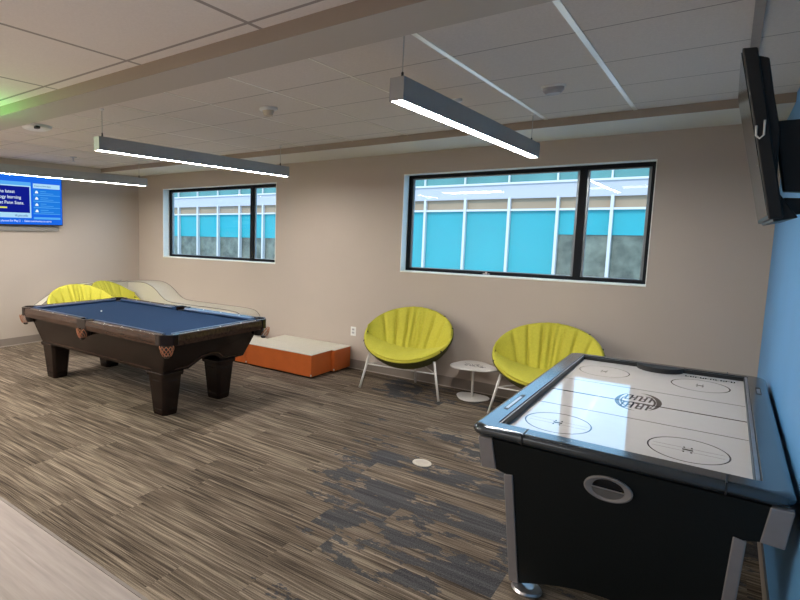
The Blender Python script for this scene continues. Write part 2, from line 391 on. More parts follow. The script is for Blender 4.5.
# ------------------------------------------------------------------ outlet, floor cover
t = thing('wall_outlet', 'white wall outlet just right of the orange ottoman', 'outlet', (-3.39, YW, .40))
bx(-3.426, -3.354, YW - .006, YW, .402, .514).build('cover_plate', WHITEP, t, bev=.002)
for z in (.428, .468):
    fp = bx(-3.407, -3.373, YW - .009, YW - .005, z, z + .026).build('socket', simple('socket_grey', (.5, .5, .5), .4), t, bev=.004)
    MB().box(-3.401, -3.398, YW - .0095, YW - .008, z + .008, z + .018).box(-3.383, -3.380, YW - .0095, YW - .008, z + .008, z + .018).build('socket_slot', BLACKP, fp)
t = thing('floor_outlet_cover', 'beige round floor cover set into the carpet', 'floor cover', (-1.555, 3.714, 0))
MB().lathe((-1.555, 3.714, 0), [(.066, 0), (.066, .003), (.060, .006)], 40).build('ring', FDISC, t)
MB().lathe((-1.555, 3.714, .0055), [(.045, 0), (.045, .0012)], 32).build('lid', simple('beige_lid', (.44, .39, .33), .4), t)

# ------------------------------------------------------------------ ottomans and wave lounge
def ottoman(x0, x1, y0, y1, z1, label):
    t = thing('ottoman', label, 'ottoman', ((x0 + x1) / 2, (y0 + y1) / 2, 0), 0, 'low orange lounge blocks')
    bx(x0 + .03, x1 - .03, y0 + .03, y1 - .02, 0, .022).build('plinth', BLACKP, t)
    bx(x0, x1, y0, y1, .02, z1 - .006).build('body', ORANGE, t, bev=.006)
    tp = bx(x0 - .001, x1 + .001, y0 - .001, y1 + .001, z1 - .008, z1).build('seat_top', OFFV, t, bev=.003)
    b_ = MB().box(x1 - .012, x1 + .0015, y0 - .0015, y0 + .008, .03, .05); b_.build('corner_glide', WHITEP, t)
    return t
ottoman(-4.427, -3.455, 5.044, 5.452, .277, 'orange ottoman block with beige top, front right one of the low blocks')
ottoman(-4.427, -3.412, 5.458, 5.822, .277, 'orange ottoman block with beige top against the wall, beside the outlet')
ottoman(-5.385, -4.433, 5.044, 5.452, .277, 'orange ottoman block whose top shows only behind the pool table corner')
def wave(label, prof, f, d0, d1, foot):
    t = thing('wave_lounge', label, 'lounge seat', f(prof[len(prof) // 2][0], 0, d0), 0, 'beige wave lounge pieces')
    # smooth profile
    P = []
    for i in range(len(prof) - 1):
        p0 = prof[max(i - 1, 0)]; p1 = prof[i]; p2 = prof[i + 1]; p3 = prof[min(i + 2, len(prof) - 1)]
        for k in range(6):
            u = k / 6
            P.append(tuple(.5 * ((2 * p1[j]) + (-p0[j] + p2[j]) * u + (2 * p0[j] - 5 * p1[j] + 4 * p2[j] - p3[j]) * u * u + (-p0[j] + 3 * p1[j] - 3 * p2[j] + p3[j]) * u ** 3) for j in (0, 1)))
    P.append(prof[-1])
    poly = P + [(P[-1][0], .02), (P[0][0] + foot, .02)]
    MB().prism(poly, f, d0, d1).build('padded_body', OFFV, t)
    for d in (d0, d1):
        MB().tube([f(u, v + .001, d) for u, v in P], .006, 6).build('piping', SEAMM, t)
    return t
wave('beige wave-shaped lounge back along the window wall, behind the pool table',
     [(-7.56, .80), (-7.3, .815), (-7.05, .825), (-6.93, .815), (-6.80, .78), (-6.68, .72), (-6.57, .645), (-6.45, .59), (-6.3, .572), (-5.8, .570), (-5.3, .572), (-5.10, .568), (-4.98, .555), (-4.90, .51), (-4.85, .42), (-4.80, .29)],
     lambda u, v, d: (u, d, v), 5.47, 5.825, 0)
wave('beige wave-shaped lounge back along the left wall under the television',
     [(3.93, .545), (4.1, .645), (4.3, .75), (4.46, .80), (4.65, .815), (4.9, .82), (5.2, .82), (5.46, .82)],
     lambda u, v, d: (d, u, v), -7.565, -7.40, .30)

# ------------------------------------------------------------------ round lounge chairs
def make_chair(label, group):
    t = thing('lounge_chair', label, 'chair', (0, 0, 0), 0, group)
    a, b, th, cz = .447, .412, math.radians(35), .600
    n = Vector((0, -math.sin(th), math.cos(th))); vv = Vector((0, math.cos(th), math.sin(th))); c0 = Vector((0, 0, cz))
    def P(s, q, depth): return c0 + Vector((a * s, 0, 0)) + vv * (b * q) - n * depth
    D = .245
    def pt(r, phi): return r * math.cos(phi), r * math.sin(phi)
    # shell (closed bowl with thickness)
    rings = []
    N = 64
    for r in [i / 14 for i in range(1, 15)] + [1.02]:
        rings.append([P(*[1.02 * x for x in pt(r, k * 2 * PI / N)], (D + .034) * (max(0, 1 - r ** 3)) ** .72 + .012) for k in range(N)])
    for r in [1.0] + [i / 14 for i in range(13, 0, -1)]:
        rings.append([P(*pt(r, k * 2 * PI / N), (D + .02) * (max(0, 1 - r ** 3)) ** .72 - .001) for k in range(N)])
    sh = MB().loft(rings).build('shell', LIMED, t, smooth=True)
    # back cushion with pleats fanning out of the crease
    pleats = [(-.78, .9), (-.50, 1.15), (-.20, 1.15), (-.02, .8), (.10, .9), (.22, .6), (.48, .9), (.78, .6)]
    def cush(s01, q01, lift, upper):
        s = -0.992 + 1.984 * s01; T = math.sqrt(max(1e-4, 1 - s * s)); q = -.14 * T + 1.14 * T * q01
        dep = D * T ** .95 * max(0, 1 - q01 ** 1.45)
        # pleat valleys: lines converging a little towards the crease
        fan = s / (.72 + .28 * q01)
        pl = 0
        for k, (pp, am) in enumerate(pleats):
            dd = (fan - pp) / (.026 if am > 1 else .034)
            pl += am * math.exp(-dd * dd)
        puff = .045 * math.sin(PI * min(1, q01 * 1.02 + .02)) ** .6
        ripple = .006 * math.sin(fan * 34 + 2 * q01) * math.exp(-((fan - .06) / .28) ** 2)
        if upper: dep = dep - puff - lift + .042 * pl * math.sin(PI * min(1, q01 * .9 + .12)) ** .5 + ripple
        else: dep = dep + .012
        return P(s, q * (1.0), dep)
    rb = []
    nu, nv = 96, 22
    mb = MB()
    def surf(u, v):
        # wrap: v 0..1 top surface, then back
        return cush(u, v, .022, True)
    mb.grid(surf, nu, nv)
    mb.grid(lambda u, v: cush(u, v, 0, False), nu, nv)
    # side walls: bridge boundary at top rim and crease
    mb.grid(lambda u, v: surf(u, 1).lerp(cush(u, 1, 0, False), v), nu, 3)
    mb.grid(lambda u, v: surf(u, 0).lerp(cush(u, 0, 0, False), v), nu, 3)
    mb.grid(lambda u, v: surf(0, u).lerp(cush(0, u, 0, False), v), nv, 3)
    mb.grid(lambda u, v: surf(1, u).lerp(cush(1, u, 0, False), v), nv, 3)
    mb.build('back_cushion', LIMEL, t, smooth=True)
    # seat cushion
    def seat(u, v, upper):
        s = -.975 + 1.95 * u; T = math.sqrt(max(1e-4, 1 - s * s)); q = -T * (.995 - v * 1.02) 
        k = 1 - v
        dep = D * T ** .95 * (1 - k ** 1.15)
        edge = (math.sin(PI * min(1, max(0, .04 + .92 * v))) ** .45) * (max(0, 1 - (s / .985) ** 6)) ** .5
        wr = .003 * math.sin(s * 23 + 5 * v) + .0025 * math.sin(s * 11 - 9 * v)
        if upper: dep = dep - .012 - .058 * edge + wr * edge
        else: dep = dep + .012 * (1 - k)
        return P(s, q, dep)
    mb = MB(); nu, nv = 56, 20
    mb.grid(lambda u, v: seat(u, v, True), nu, nv); mb.grid(lambda u, v: seat(u, v, False), nu, nv)
    mb.grid(lambda u, v: seat(u, 0, True).lerp(seat(u, 0, False), v), nu, 2); mb.grid(lambda u, v: seat(u, 1, True).lerp(seat(u, 1, False), v), nu, 2)
    mb.grid(lambda u, v: seat(0, u, True).lerp(seat(0, u, False), v), nv, 2); mb.grid(lambda u, v: seat(1, u, True).lerp(seat(1, u, False), v), nv, 2)
    mb.build('seat_cushion', LIMEL, t, smooth=True)
    # rim piping
    rp = [P(*[1.005 * x for x in pt(1, k * 2 * PI / 72)], -.006) for k in range(73)]
    MB().tube(rp, .011, 8).build('rim_piping', LIMEL, t, smooth=True)
    # small dark clips holding the cushion on the rim
    for ph in (20, 48, 205, 332):
        p = P(*[1.02 * x for x in pt(1, math.radians(ph))], -.006)
        bx(p.x - .010, p.x + .010, p.y - .008, p.y + .008, p.z - .010, p.z + .010).build('clip', BLACKP, t, bev=.003)
    # legs
    top = [(-.34, -.16, .385), (.34, -.16, .385), (0, .26, .42)]
    foot = [(-.42, -.22, 0), (.42, -.22, 0), (0, .345, 0)]
    mid = []
    for a_, f_ in zip(top, foot):
        a_, f_ = Vector(a_), Vector(f_); d = (f_ - a_)
        MB().tube([a_, a_ + d * .992], .0125, 12, .0105).build('leg', WHITEM, t, smooth=True)
        mid.append(a_.lerp(f_, .32))
    st = MB().tube([mid[0], mid[1]], .0075, 8).tube([mid[0], mid[2]], .0075, 8).tube([mid[1], mid[2]], .0075, 8)
    st.build('stretcher', WHITEM, t, smooth=True)
    return t
GR = 'lime round lounge chairs'
ch = make_chair('lime green round lounge chair left of the small white side table', GR)
ch.location = (-2.490, 5.40, 0); ch.rotation_euler.z = math.radians(6)
c2 = copy_tree(ch); c2['label'] = 'lime green round lounge chair right of the side table, behind the air hockey table'
c2.location = (-1.165, 5.42, 0); c2.rotation_euler.z = math.radians(3); c2.scale = (.975,) * 3
c3 = copy_tree(ch); c3['label'] = 'lime round lounge chair behind the pool table, its pleated cushion facing the room'
c3.location = (-6.56, 4.12, 0); c3.rotation_euler.z = math.radians(80); c3.scale = (1.04,) * 3
c4 = copy_tree(ch); c4['label'] = 'lime round lounge chair in the far corner, partly hidden by the chair in front'
c4.location = (-6.95, 4.96, 0); c4.rotation_euler.z = math.radians(112); c4.scale = (1.02,) * 3

# ------------------------------------------------------------------ side table
def pick(cx, cy, R, k, rot, n=48):
    return [(cx + R * (1 + k * math.cos(3 * (p - rot))) * math.cos(p), cy + R * (1 + k * math.cos(3 * (p - rot))) * math.sin(p)) for p in [i * 2 * PI / n for i in range(n)]]
tx, ty, tz = -1.855, 5.60, .335
t = thing('side_table', 'small white pedestal side table standing between the two lime chairs', 'side table', (tx, ty, 0))
tp = MB().prism(pick(tx, ty, .215, .10, math.radians(-12)), lambda u, v, d: (u, v, d), tz - .016, tz).build('tabletop', WHITEM, t, bev=.005)
MB().prism(pick(tx, ty, .155, .09, math.radians(-90)), lambda u, v, d: (u, v, d), 0, .012).build('base', WHITEM, t, bev=.005)
MB().tube([(tx, ty, .010), (tx, ty, tz - .014)], .011, 14).build('column', WHITEM, t, smooth=True)
ink = MB()
random.seed(7)
for k in range(26):
    x = tx - .085 + random.random() * .19; y = ty - .06 + random.random() * .11; L = .015 + random.random() * .05; ang = random.choice((.15, .5, 1.1, 2.2))
    pts = [(x + L * s * math.cos(ang) + .006 * math.sin(6 * s + k), y + L * s * math.sin(ang) + .006 * math.cos(7 * s), tz + .0004) for s in [i / 6 for i in range(7)]]
    ink.tube(pts, .0018, 4)
ink.build('printed_script', INKM, tp)

# ------------------------------------------------------------------ pool table
def pool():
    cx, cy = -4.68, 3.585; HL, HW, HT = 1.25, .68, .785
    t = thing('pool_table', 'dark wood pool table with blue felt and tapered legs', 'pool table', (cx, cy, 0))
    def oct_(hx, hy, c): return [(-hx + c, -hy), (hx - c, -hy), (hx, -hy + c), (hx, hy - c), (hx - c, hy), (-hx + c, hy), (-hx, hy - c), (-hx, -hy + c)]
    # playing bed
    bx(cx - HL + .14, cx + HL - .14, cy - HW + .14, cy + HW - .14, .68, HT - .03).build('felt_bed', FELT, t)
    # six rails between the pockets
    rw = .115
    segs = []
    for sy in (-1, 1):
        for sx in (-1, 1):
            segs.append(('x', sy, .06 * sx, (HL - .12) * sx))
    for sx in (-1, 1): segs.append(('y', sx, -(HW - .12), HW - .12))
    for ax, sg, a0, a1 in segs:
        a0, a1 = min(a0, a1), max(a0, a1)
        H_ = HW if ax == 'x' else HL
        # outer wooden rail section (across) : (offset from centre, z)
        pw = [(H_ - .075, HT - .004), (H_ - .006, HT), (H_, HT - .008), (H_ + .004, HT - .05), (H_ - .004, HT - .098), (H_ - .075, HT - .098)]
        pc = [(H_ - .078, HT - .001), (H_ - rw - .006, HT - .004), (H_ - rw - .016, HT - .012), (H_ - rw - .004, HT - .036), (H_ - .078, HT - .04)]
        if ax == 'x': f = lambda u, v, d: (cx + d, cy + sg * u, v)
        else: f = lambda u, v, d: (cx + sg * u, cy + d, v)
        r = MB().prism(pw, f, a0, a1).build('rail', WOODR, t, bev=.004)
        # cushion with mitred ends
        m = MB(); A = []; B = []
        for u, v in pc:
            inn = (H_ - .078 - u); A.append(f(u, v, a0 + .01 + inn * .7)); B.append(f(u, v, a1 - .01 - inn * .7))
        va = [m.bm.verts.new(p) for p in A]; vb = [m.bm.verts.new(p) for p in B]; nn = len(va)
        m.bm.faces.new(va); m.bm.faces.new(vb[::-1])
        for i in range(nn): m.bm.faces.new([va[i], vb[i], vb[(i + 1) % nn], va[(i + 1) % nn]])
        m.build('cushion', CUSH, r)
        for k in (1, 2, 3):
            q = a0 + (a1 - a0) * k / 4; p = f(H_ - .04, HT - .0045, q)
            MB().lathe((p[0], p[1], HT - .004), [(.007, 0), (.006, .0045)], 10).build('sight', SIGHT, r)
    # corner and side pockets
    def pocket(px, py, rr, corner):
        # leather cap over the corner + net of tan leather straps below
        sx = 1 if px > cx else -1; sy = 1 if py > cy else -1
        pk = MB()
        n = 20; outer = []; inner = []
        a0 = math.atan2(sy, sx) if corner else (PI / 2 * sy)
        for k in range(n + 1):
            a = a0 - PI * .62 + 1.24 * PI * k / n
            outer.append((px + (rr + .045) * math.cos(a), py + (rr + .045) * math.sin(a))); inner.append((px + rr * math.cos(a), py + rr * math.sin(a)))
        def cl(p): return (min(max(p[0], cx - HL - .008), cx + HL + .008), min(max(p[1], cy - HW - .008), cy + HW + .008))
        if corner:  # the table corner is cut off at 45 degrees
            def cl(p, cl0=cl):
                x, y = cl0(p); ex = (cx + sx * (HL + .008) - x) * sx; ey = (cy + sy * (HW + .008) - y) * sy
                dlt = .085 - ex - ey
                if dlt > 0: x -= sx * dlt / 2; y -= sy * dlt / 2
                return x, y
        outer = [cl(p) for p in outer]
        V = []
        for z in (HT + .004, HT - .085): V.append(([pk.bm.verts.new((*p, z)) for p in outer], [pk.bm.verts.new((*p, z)) for p in inner]))
        (o1, i1), (o2, i2) = V
        for k in range(n):
            pk.bm.faces.new([o1[k], o1[k + 1], i1[k + 1], i1[k]]); pk.bm.faces.new([o2[k], i2[k], i2[k + 1], o2[k + 1]])
            pk.bm.faces.new([o1[k], o2[k], o2[k + 1], o1[k + 1]]); pk.bm.faces.new([i1[k], i1[k + 1], i2[k + 1], i2[k]])
        pk.bm.faces.new([o1[0], i1[0], i2[0], o2[0]]); pk.bm.faces.new([o1[n], o2[n], i2[n], i1[n]])
        p = pk.build('pocket', WOOD, t)
        MB().lathe((px, py, .62), [(rr * .75, 0), (rr * .98, .08), (rr * .98, HT - .035 - .62)], 18).build('pocket_hole', IRON, p)
        # woven straps
        net = MB(); off = (.050 if corner else .055)
        ux, uy = (sx * .707, sy * .707) if corner else (0, sy)
        qx, qy = px + ux * (off - (.0 if corner else .01)), py + uy * (off - (.0 if corner else .01))
        R0 = .062 if corner else .055
        for d in (-1, 1):
            for k in range(5):
                aa = math.atan2(uy, ux) + (k - 2) * .60
                pts = []
                for s in range(7):
                    f_ = s / 6; ang = aa + d * f_ * 1.2; rad = R0 * (1 - .42 * f_ ** 2)
                    pts.append((qx + rad * math.cos(ang), qy + rad * math.sin(ang), HT - .088 - .088 * f_))
                net.tube(pts, .0032, 5)
        net.build('leather_net', LEATHER, p)
        MB().lathe((qx, qy, HT - .196), [(.018, 0), (.026, .008), (.026, .022)], 14).build('net_cup', IRON, p)
    for sx in (-1, 1):
        for sy in (-1, 1): pocket(cx + sx * (HL - .085), cy + sy * (HW - .085), .058, True)
    for sy in (-1, 1): pocket(cx, cy + sy * (HW - .055), .052, False)
    # cabinet : side panels with sloping ends, arched end panels
    zt, zb = HT - .098, .395
    ix, iy = HL - .09, HW - .085
    for sy in (-1, 1):
        pts = [(-ix, zt), (ix, zt), (ix - .02, zt - .03), (ix - .16, zb), (-ix + .16, zb), (-ix + .02, zt - .03)]
        y0 = cy + sy * iy
        c = MB().prism(pts, lambda u, v, d: (cx + u, y0 - sy * (d + (zt - v) * .22), v), 0, .03).build('side_apron', WOOD, t, bev=.004)
        for z_, L in ((zt - .012, ix - .04),):
            MB().tube([(cx - L, y0 + sy * .004, z_), (cx + L, y0 + sy * .004, z_)], .009, 6).build('moulding', WOOD, c)
        ln = [(-.88, zb + .03), (.88, zb + .03)]
        MB().tube([(cx + u, y0 - sy * ((zt - v) * .22 - .001), v) for u, v in ln], .006, 6).build('beading', WOODR, c)  # lighter wood stands in for glints along the beading
    for sx in (-1, 1):
        W2 = iy
        arch = [(-W2, zt), (W2, zt), (W2 - .065, zb), (.22, zb), (.17, zb + .03), (.10, zb + .075), (0, zb + .09), (-.10, zb + .075), (-.17, zb + .03), (-.22, zb), (-W2 + .065, zb)]
        x0 = cx + sx * ix
        c = MB().prism(arch, lambda u, v, d: (x0 - sx * (d + max(0, zt - .03 - v) * .53), cy + u, v), 0, .03).build('end_apron', WOOD, t, bev=.004)
        MB().tube([(x0 + sx * .004, cy - W2 + .03, zt - .012), (x0 + sx * .004, cy + W2 - .03, zt - .012)], .009, 6).build('moulding', WOOD, c)
        bl = [(-.40, zb + .03), (-.25, zb + .03), (-.19, zb + .055), (-.11, zb + .105), (0, zb + .122), (.11, zb + .105), (.19, zb + .055), (.25, zb + .03), (.40, zb + .03)]
        MB().tube([(x0 - sx * (max(0, zt - .03 - v) * .53 - .002), cy + u, v) for u, v in bl], .006, 6).build('beading', WOODR, c)  # glints on the arch beading imitated by the lighter wood
    bx(cx - HL + .22, cx + HL - .22, cy - HW + .22, cy + HW - .22, .50, .68).build('cabinet_core', WOOD, t)
    # tapered octagonal legs with raised cap and panels
    for sx in (-1, 1):
        for sy in (-1, 1):
            lx, ly = cx - .018 + sx * .93, cy - .060 + sy * .345
            def sq(h, c, z): return [(lx + u, ly + v, z) for u, v in oct_(h, h, c)]
            lg = MB().loft([sq(.082, .024, 0), sq(.087, .024, .02), sq(.116, .028, .36), sq(.128, .028, .365), sq(.132, .028, .385), sq(.132, .028, .398), sq(.118, .028, .408)]).build('leg', WOOD, t, bev=.002)
            for dx, dy in ((1, 0), (-1, 0), (0, 1), (0, -1)):
                for z0, hh in ((.05, .090), (.315, .1115)):
                    w_ = .050; e_ = .004
                    if dx: m = bx(lx + dx * hh - .004, lx + dx * hh + .004, ly - w_, ly + w_, z0, z0 + .009)
                    else: m = bx(lx - w_, lx + w_, ly + dy * hh - .004, ly + dy * hh + .004, z0, z0 + .009)
                    m.build('leg_panel_edge', WOOD, lg, bev=.002)
    tag(MB().lathe((-5.17, 3.46, HT - .03), [(.008, 0), (.008, .012)], 10).build('chalk_dot', SIGHT), 'tiny white spot lying on the blue felt of the pool table', 'chalk')
pool()

# ------------------------------------------------------------------ air hockey table
def hockey():
    x0, x1, y0, y1 = -.820, .246, 2.472, 4.572; zt = .803
    cx = -.270
    t = thing('air_hockey_table', 'black and silver air hockey table with a glossy white playfield', 'air hockey table', (cx, (y0 + y1) / 2, 0))
    px0, px1, py0, py1 = -.725, .158, 2.575, 4.497
    def rrect(a0, a1, b0, b1, r, n=6):
        out = []
        for (qx, qy, s) in ((a1 - r, b1 - r, 0), (a0 + r, b1 - r, 1), (a0 + r, b0 + r, 2), (a1 - r, b0 + r, 3)):
            for k in range(n + 1):
                a = (s + k / n) * PI / 2; out.append((qx + r * math.cos(a), qy + r * math.sin(a)))
        return out
    def ring(zs_off, pts0, pts1): pass
    # top rail: loft outer contour round and inner contour
    def cont(o, z, inner=False):
        if inner: return [(u, v, z) for u, v in rrect(px0 - o, px1 + o, py0 - o, py1 + o, .012)]
        return [(u, v, z) for u, v in rrect(x0 + o, x1 - o, y0 + o, y1 - o, .055)]
    R = MB()
    R.loft([cont(-.004, .765, True), cont(0, zt - .004, True), cont(.004, zt, True), cont(.026, zt), cont(.014, zt - .003), cont(.005, zt - .012), cont(0, zt - .026), cont(.006, zt - .042), cont(.022, zt - .049), cont(.04, zt - .049)], caps=False)
    rail = R.build('rail', RAILM, t, smooth=True)
    for p in rail.data.polygons: p.use_smooth = abs(p.normal.z) < .99
    # seams in the rail
    for x in (-.600, .065):
        for yy0, yy1 in ((y0 - .001, py0 - .006), (py1 + .006, y1 + .001)):
            bx(x - .003, x + .003, yy0, yy1, zt - .045, zt + .0012).build('rail_seam', BLACKP, rail)
    def zf(y): return .7605 + .0068 * (y - 2.575)     # the bed stands a touch out of level
    pf = MB().prism([(py0 - .03, .74), (py1 + .03, .74), (py1 + .03, zf(py1 + .03)), (py0 - .03, zf(py0 - .03))], lambda u, v, d: (d, u, v), px0 - .03, px1 + .03).build('playfield', PLAYF, t)
    # inner side bumpers : dark strip + bright aluminium strip
    for s, xx in ((1, px0), (-1, px1)):
        bm_ = bx(min(xx, xx + s * .016), max(xx, xx + s * (.008 if s > 0 else .016)), py0, py1, .757, zt - .006).build('bumper', BLACKP, t, bev=.003)
        bx(min(xx + s * .002, xx + s * (.006 if s > 0 else .013)), max(xx + s * .002, xx + s * (.006 if s > 0 else .013)), py0 + .01, py1 - .01, zt - .0065, zt - .003).build('bumper_strip', CHROME if s < 0 else SILV, bm_)
    for yy in (py1 - .012,):
        bx(px0 + .008, px1 - .016, yy, py1, .757, zt - .006).build('bumper', BLACKP, t, bev=.003)
    # goal mouths: half oval black overhang
    for sg, yy in ((-1, py1 - .004), (1, py0 + .002)):
        pts = [(-.277 + .125 * math.cos(a), yy + sg * .125 * math.sin(a)) for a in [k * PI / 24 for k in range(25)]]
        if sg < 0: MB().prism(pts, lambda u, v, d: (u, v, d), .765, zt + .0015).build('goal', GOALBLK, t)
    # score slots on the side rails
    for xa, xb, ya, yb in ((-.772, -.752, 2.80, 3.12), (.185, .207, 4.03, 4.21)):
        sl = bx(xa, xb, ya, yb, zt - .006, zt + .001).build('score_slot', BLACKP, t)
        bx(xa + .004, xb - .004, ya + .02, yb - (.05 if xa < 0 else .04), zt - .004, zt + .0018).build('score_slider', CHROME, sl)
    # playfield artwork
    z = .7664
    def line(m, xa, ya, xb, yb, w_):
        d = Vector((xb - xa, yb - ya)); n_ = Vector((-d.y, d.x)).normalized() * w_ / 2
        vs = [m.bm.verts.new(p) for p in [(q[0], q[1], zf(q[1]) + .0004) for q in ((xa + n_.x, ya + n_.y), (xb + n_.x, yb + n_.y), (xb - n_.x, yb - n_.y), (xa - n_.x, ya - n_.y))]]
        m.bm.faces.new(vs)
    def arc(m, ax, ay, rx, ry, w_, a0=0, a1=360, n=48, taper=False):
        A = []; B = []
        for k in range(n + 1):
            a = math.radians(a0 + (a1 - a0) * k / n); ww = w_ * (math.sin(PI * k / n) if taper else 1) + .0004
            A.append(m.bm.verts.new((ax + (rx + ww / 2) * math.cos(a), ay + (ry + ww / 2) * math.sin(a), zf(ay + (ry + ww / 2) * math.sin(a)) + .0004))); B.append(m.bm.verts.new((ax + (rx - ww / 2) * math.cos(a), ay + (ry - ww / 2) * math.sin(a), zf(ay + (ry - ww / 2) * math.sin(a)) + .0004)))
        for k in range(n): m.bm.faces.new([A[k], A[k + 1], B[k + 1], B[k]])
    m = MB(); line(m, px0 + .018, 3.515, px1 - .018, 3.515, .016); m.build('centre_line', INK, pf)
    for yy in (3.20, 3.83):
        m = MB(); line(m, px0 + .018, yy, px1 - .018, yy, .0065); m.build('zone_line', INKB, pf)
    for ax in (-.548, -.058):
        for ay in (2.885, 4.18):
            m = MB(); arc(m, ax, ay, .137, .155, .0055); c_ = m.build('face_off_circle', INKB, pf)
            m = MB(); line(m, ax - .018, ay, ax + .018, ay, .016)
            for sx in (-1, 1):
                for sy in (-1, 1): line(m, ax + sx * .013, ay + sy * .022, ax + sx * .013, ay + sy * .036, .006)
            if ay < 3:
                line(m, ax - .12, ay + .022, ax + .12, ay + .022, .002); line(m, ax - .12, ay - .022, ax + .12, ay - .022, .002)
            m.build('face_off_mark', INK, c_)
    m = MB(); arc(m, -.300, 3.55, .092, .195, .024, -50, 95, 40, True); arc(m, -.300, 3.55, .074, .155, .010, -45, 80, 40, True)
    arc(m, -.300, 3.55, .092, .195, .020, 130, 275, 40, True); arc(m, -.300, 3.55, .074, .155, .008, 140, 265, 40, True)
    m.build('centre_emblem', INK, pf)
    random.seed(3)
    for r_ in range(2):
        m = MB()
        yy = 3.62 - r_ * .17
        for k in range(6):
            xx = -.362 + k * .022
            line(m, xx, yy - .055, xx + .006, yy + .055, .009)
            if k % 2 == 0: line(m, xx, yy + .05, xx + .024, yy + .05, .014)
            else: line(m, xx, yy - .0, xx + .022, yy + .0, .014)
            if k % 3 == 0: line(m, xx, yy - .05, xx + .024, yy - .05, .014)
        m.build('emblem_lettering', INKB, pf)
    m = MB()
    for k in range(10):
        xx = -.135 + k * .0245
        line(m, xx, 4.395, xx, 4.428, .006); line(m, xx, 4.397 + .014 * (k % 3), xx + .015, 4.397 + .014 * (k % 3), .007)
        if k % 2: line(m, xx + .014, 4.397, xx + .014, 4.426, .005)
    m.build('edge_lettering', INK, pf)
    # body: side aprons and sloping end panels
    for s, xx in ((-1, x0 + .035), (1, x1 - .035)):
        bx(min(xx, xx - s * .02), max(xx, xx - s * .02), y0 + .06, y1 - .06, .625, .76).build('side_apron', HBODY, t)
    bx(x0 + .06, x1 - .06, y0 + .12, y1 - .12, .66, .738).build('underbody', HBODY, t)
    slope = .26
    for e, ye in ((0, y0 + .008), (1, y1 - .008)):
        sg = 1 if e == 0 else -1
        def f(u, v, d, ye=ye, sg=sg): return (cx + u, ye + sg * ((.752 - v) * slope + d), v)
        hw = (x1 - x0) / 2
        # black panel with low arch
        pts = [(-.455, .752), (.455, .752), (.440, .605), (.372, .585), (.352, .02)]
        pts += [(.352 - .704 * k / 12, .02 + .10 * math.sin(PI * k / 12)) for k in range(1, 12)]
        pts += [(-.352, .02), (-.372, .585), (-.440, .605)]
        p = MB().prism(pts, f, 0, .02).build('end_panel', HBODY, t)
        # silver corner brackets and legs
        for s in (-1, 1):
            br = [(s * .452, .752), (s * .512, .752), (s * .502, .60), (s * .438, .604)]
            MB().prism(br, f, -.006, .03).build('corner_bracket', SILV, t, bev=.004)
            lgp = [(s * .368, .598), (s * .405, .590), (s * .392, .018), (s * .350, .018)]
            lg = MB().prism(lgp, f, -.006, .04).build('leg', SILV, t, bev=.004)
            fx, fy = cx + s * .315, f(0, .018, .0)[1] + sg * .005
            MB().lathe((fx, fy, 0), [(.062, 0), (.066, .006), (.060, .016), (.03, .02)], 32).build('foot', CHROME, lg, smooth=False)
        # oval puck return
        def ov(a, rx, rz, d, up=0): return f(-.012 + rx * math.cos(a), .655 + rz * math.sin(a), d)
        r_ = MB(); n = 40
        rings = [[ov(2 * PI * k / n, rx, rz, d) for k in range(n)] for rx, rz, d in ((.083, .056, 0), (.083, .056, -.010), (.078, .051, -.012), (.056, .043, -.008), (.054, .041, 0))]
        r_.loft(rings, caps=False); pr = r_.build('puck_return', simple('pewter_plastic', (.30, .28, .27), .4, metal=.3), t, smooth=False)
        n2 = 20
        up = [ov(PI * k / n2, .054, .041, -.002) for k in range(n2 + 1)]
        m = MB(); m.bm.faces.new([m.bm.verts.new(q) for q in up]); m.build('return_opening', INK, pr)
        lo = [ov(PI + PI * k / n2, .055, .042, -.0065) for k in range(n2 + 1)]; lo2 = [ov(PI + PI * k / n2, .055, .042, 0) for k in range(n2 + 1)]
        MB().loft([lo, lo2]).build('return_cup', simple('pewter_dark', (.17, .165, .16), .45, metal=.3), pr)
        MB().tube([ov(0, .055, .04, -.009), ov(PI, .055, .04, -.009)], .003, 6).build('return_lip', CHROME, pr)
hockey()

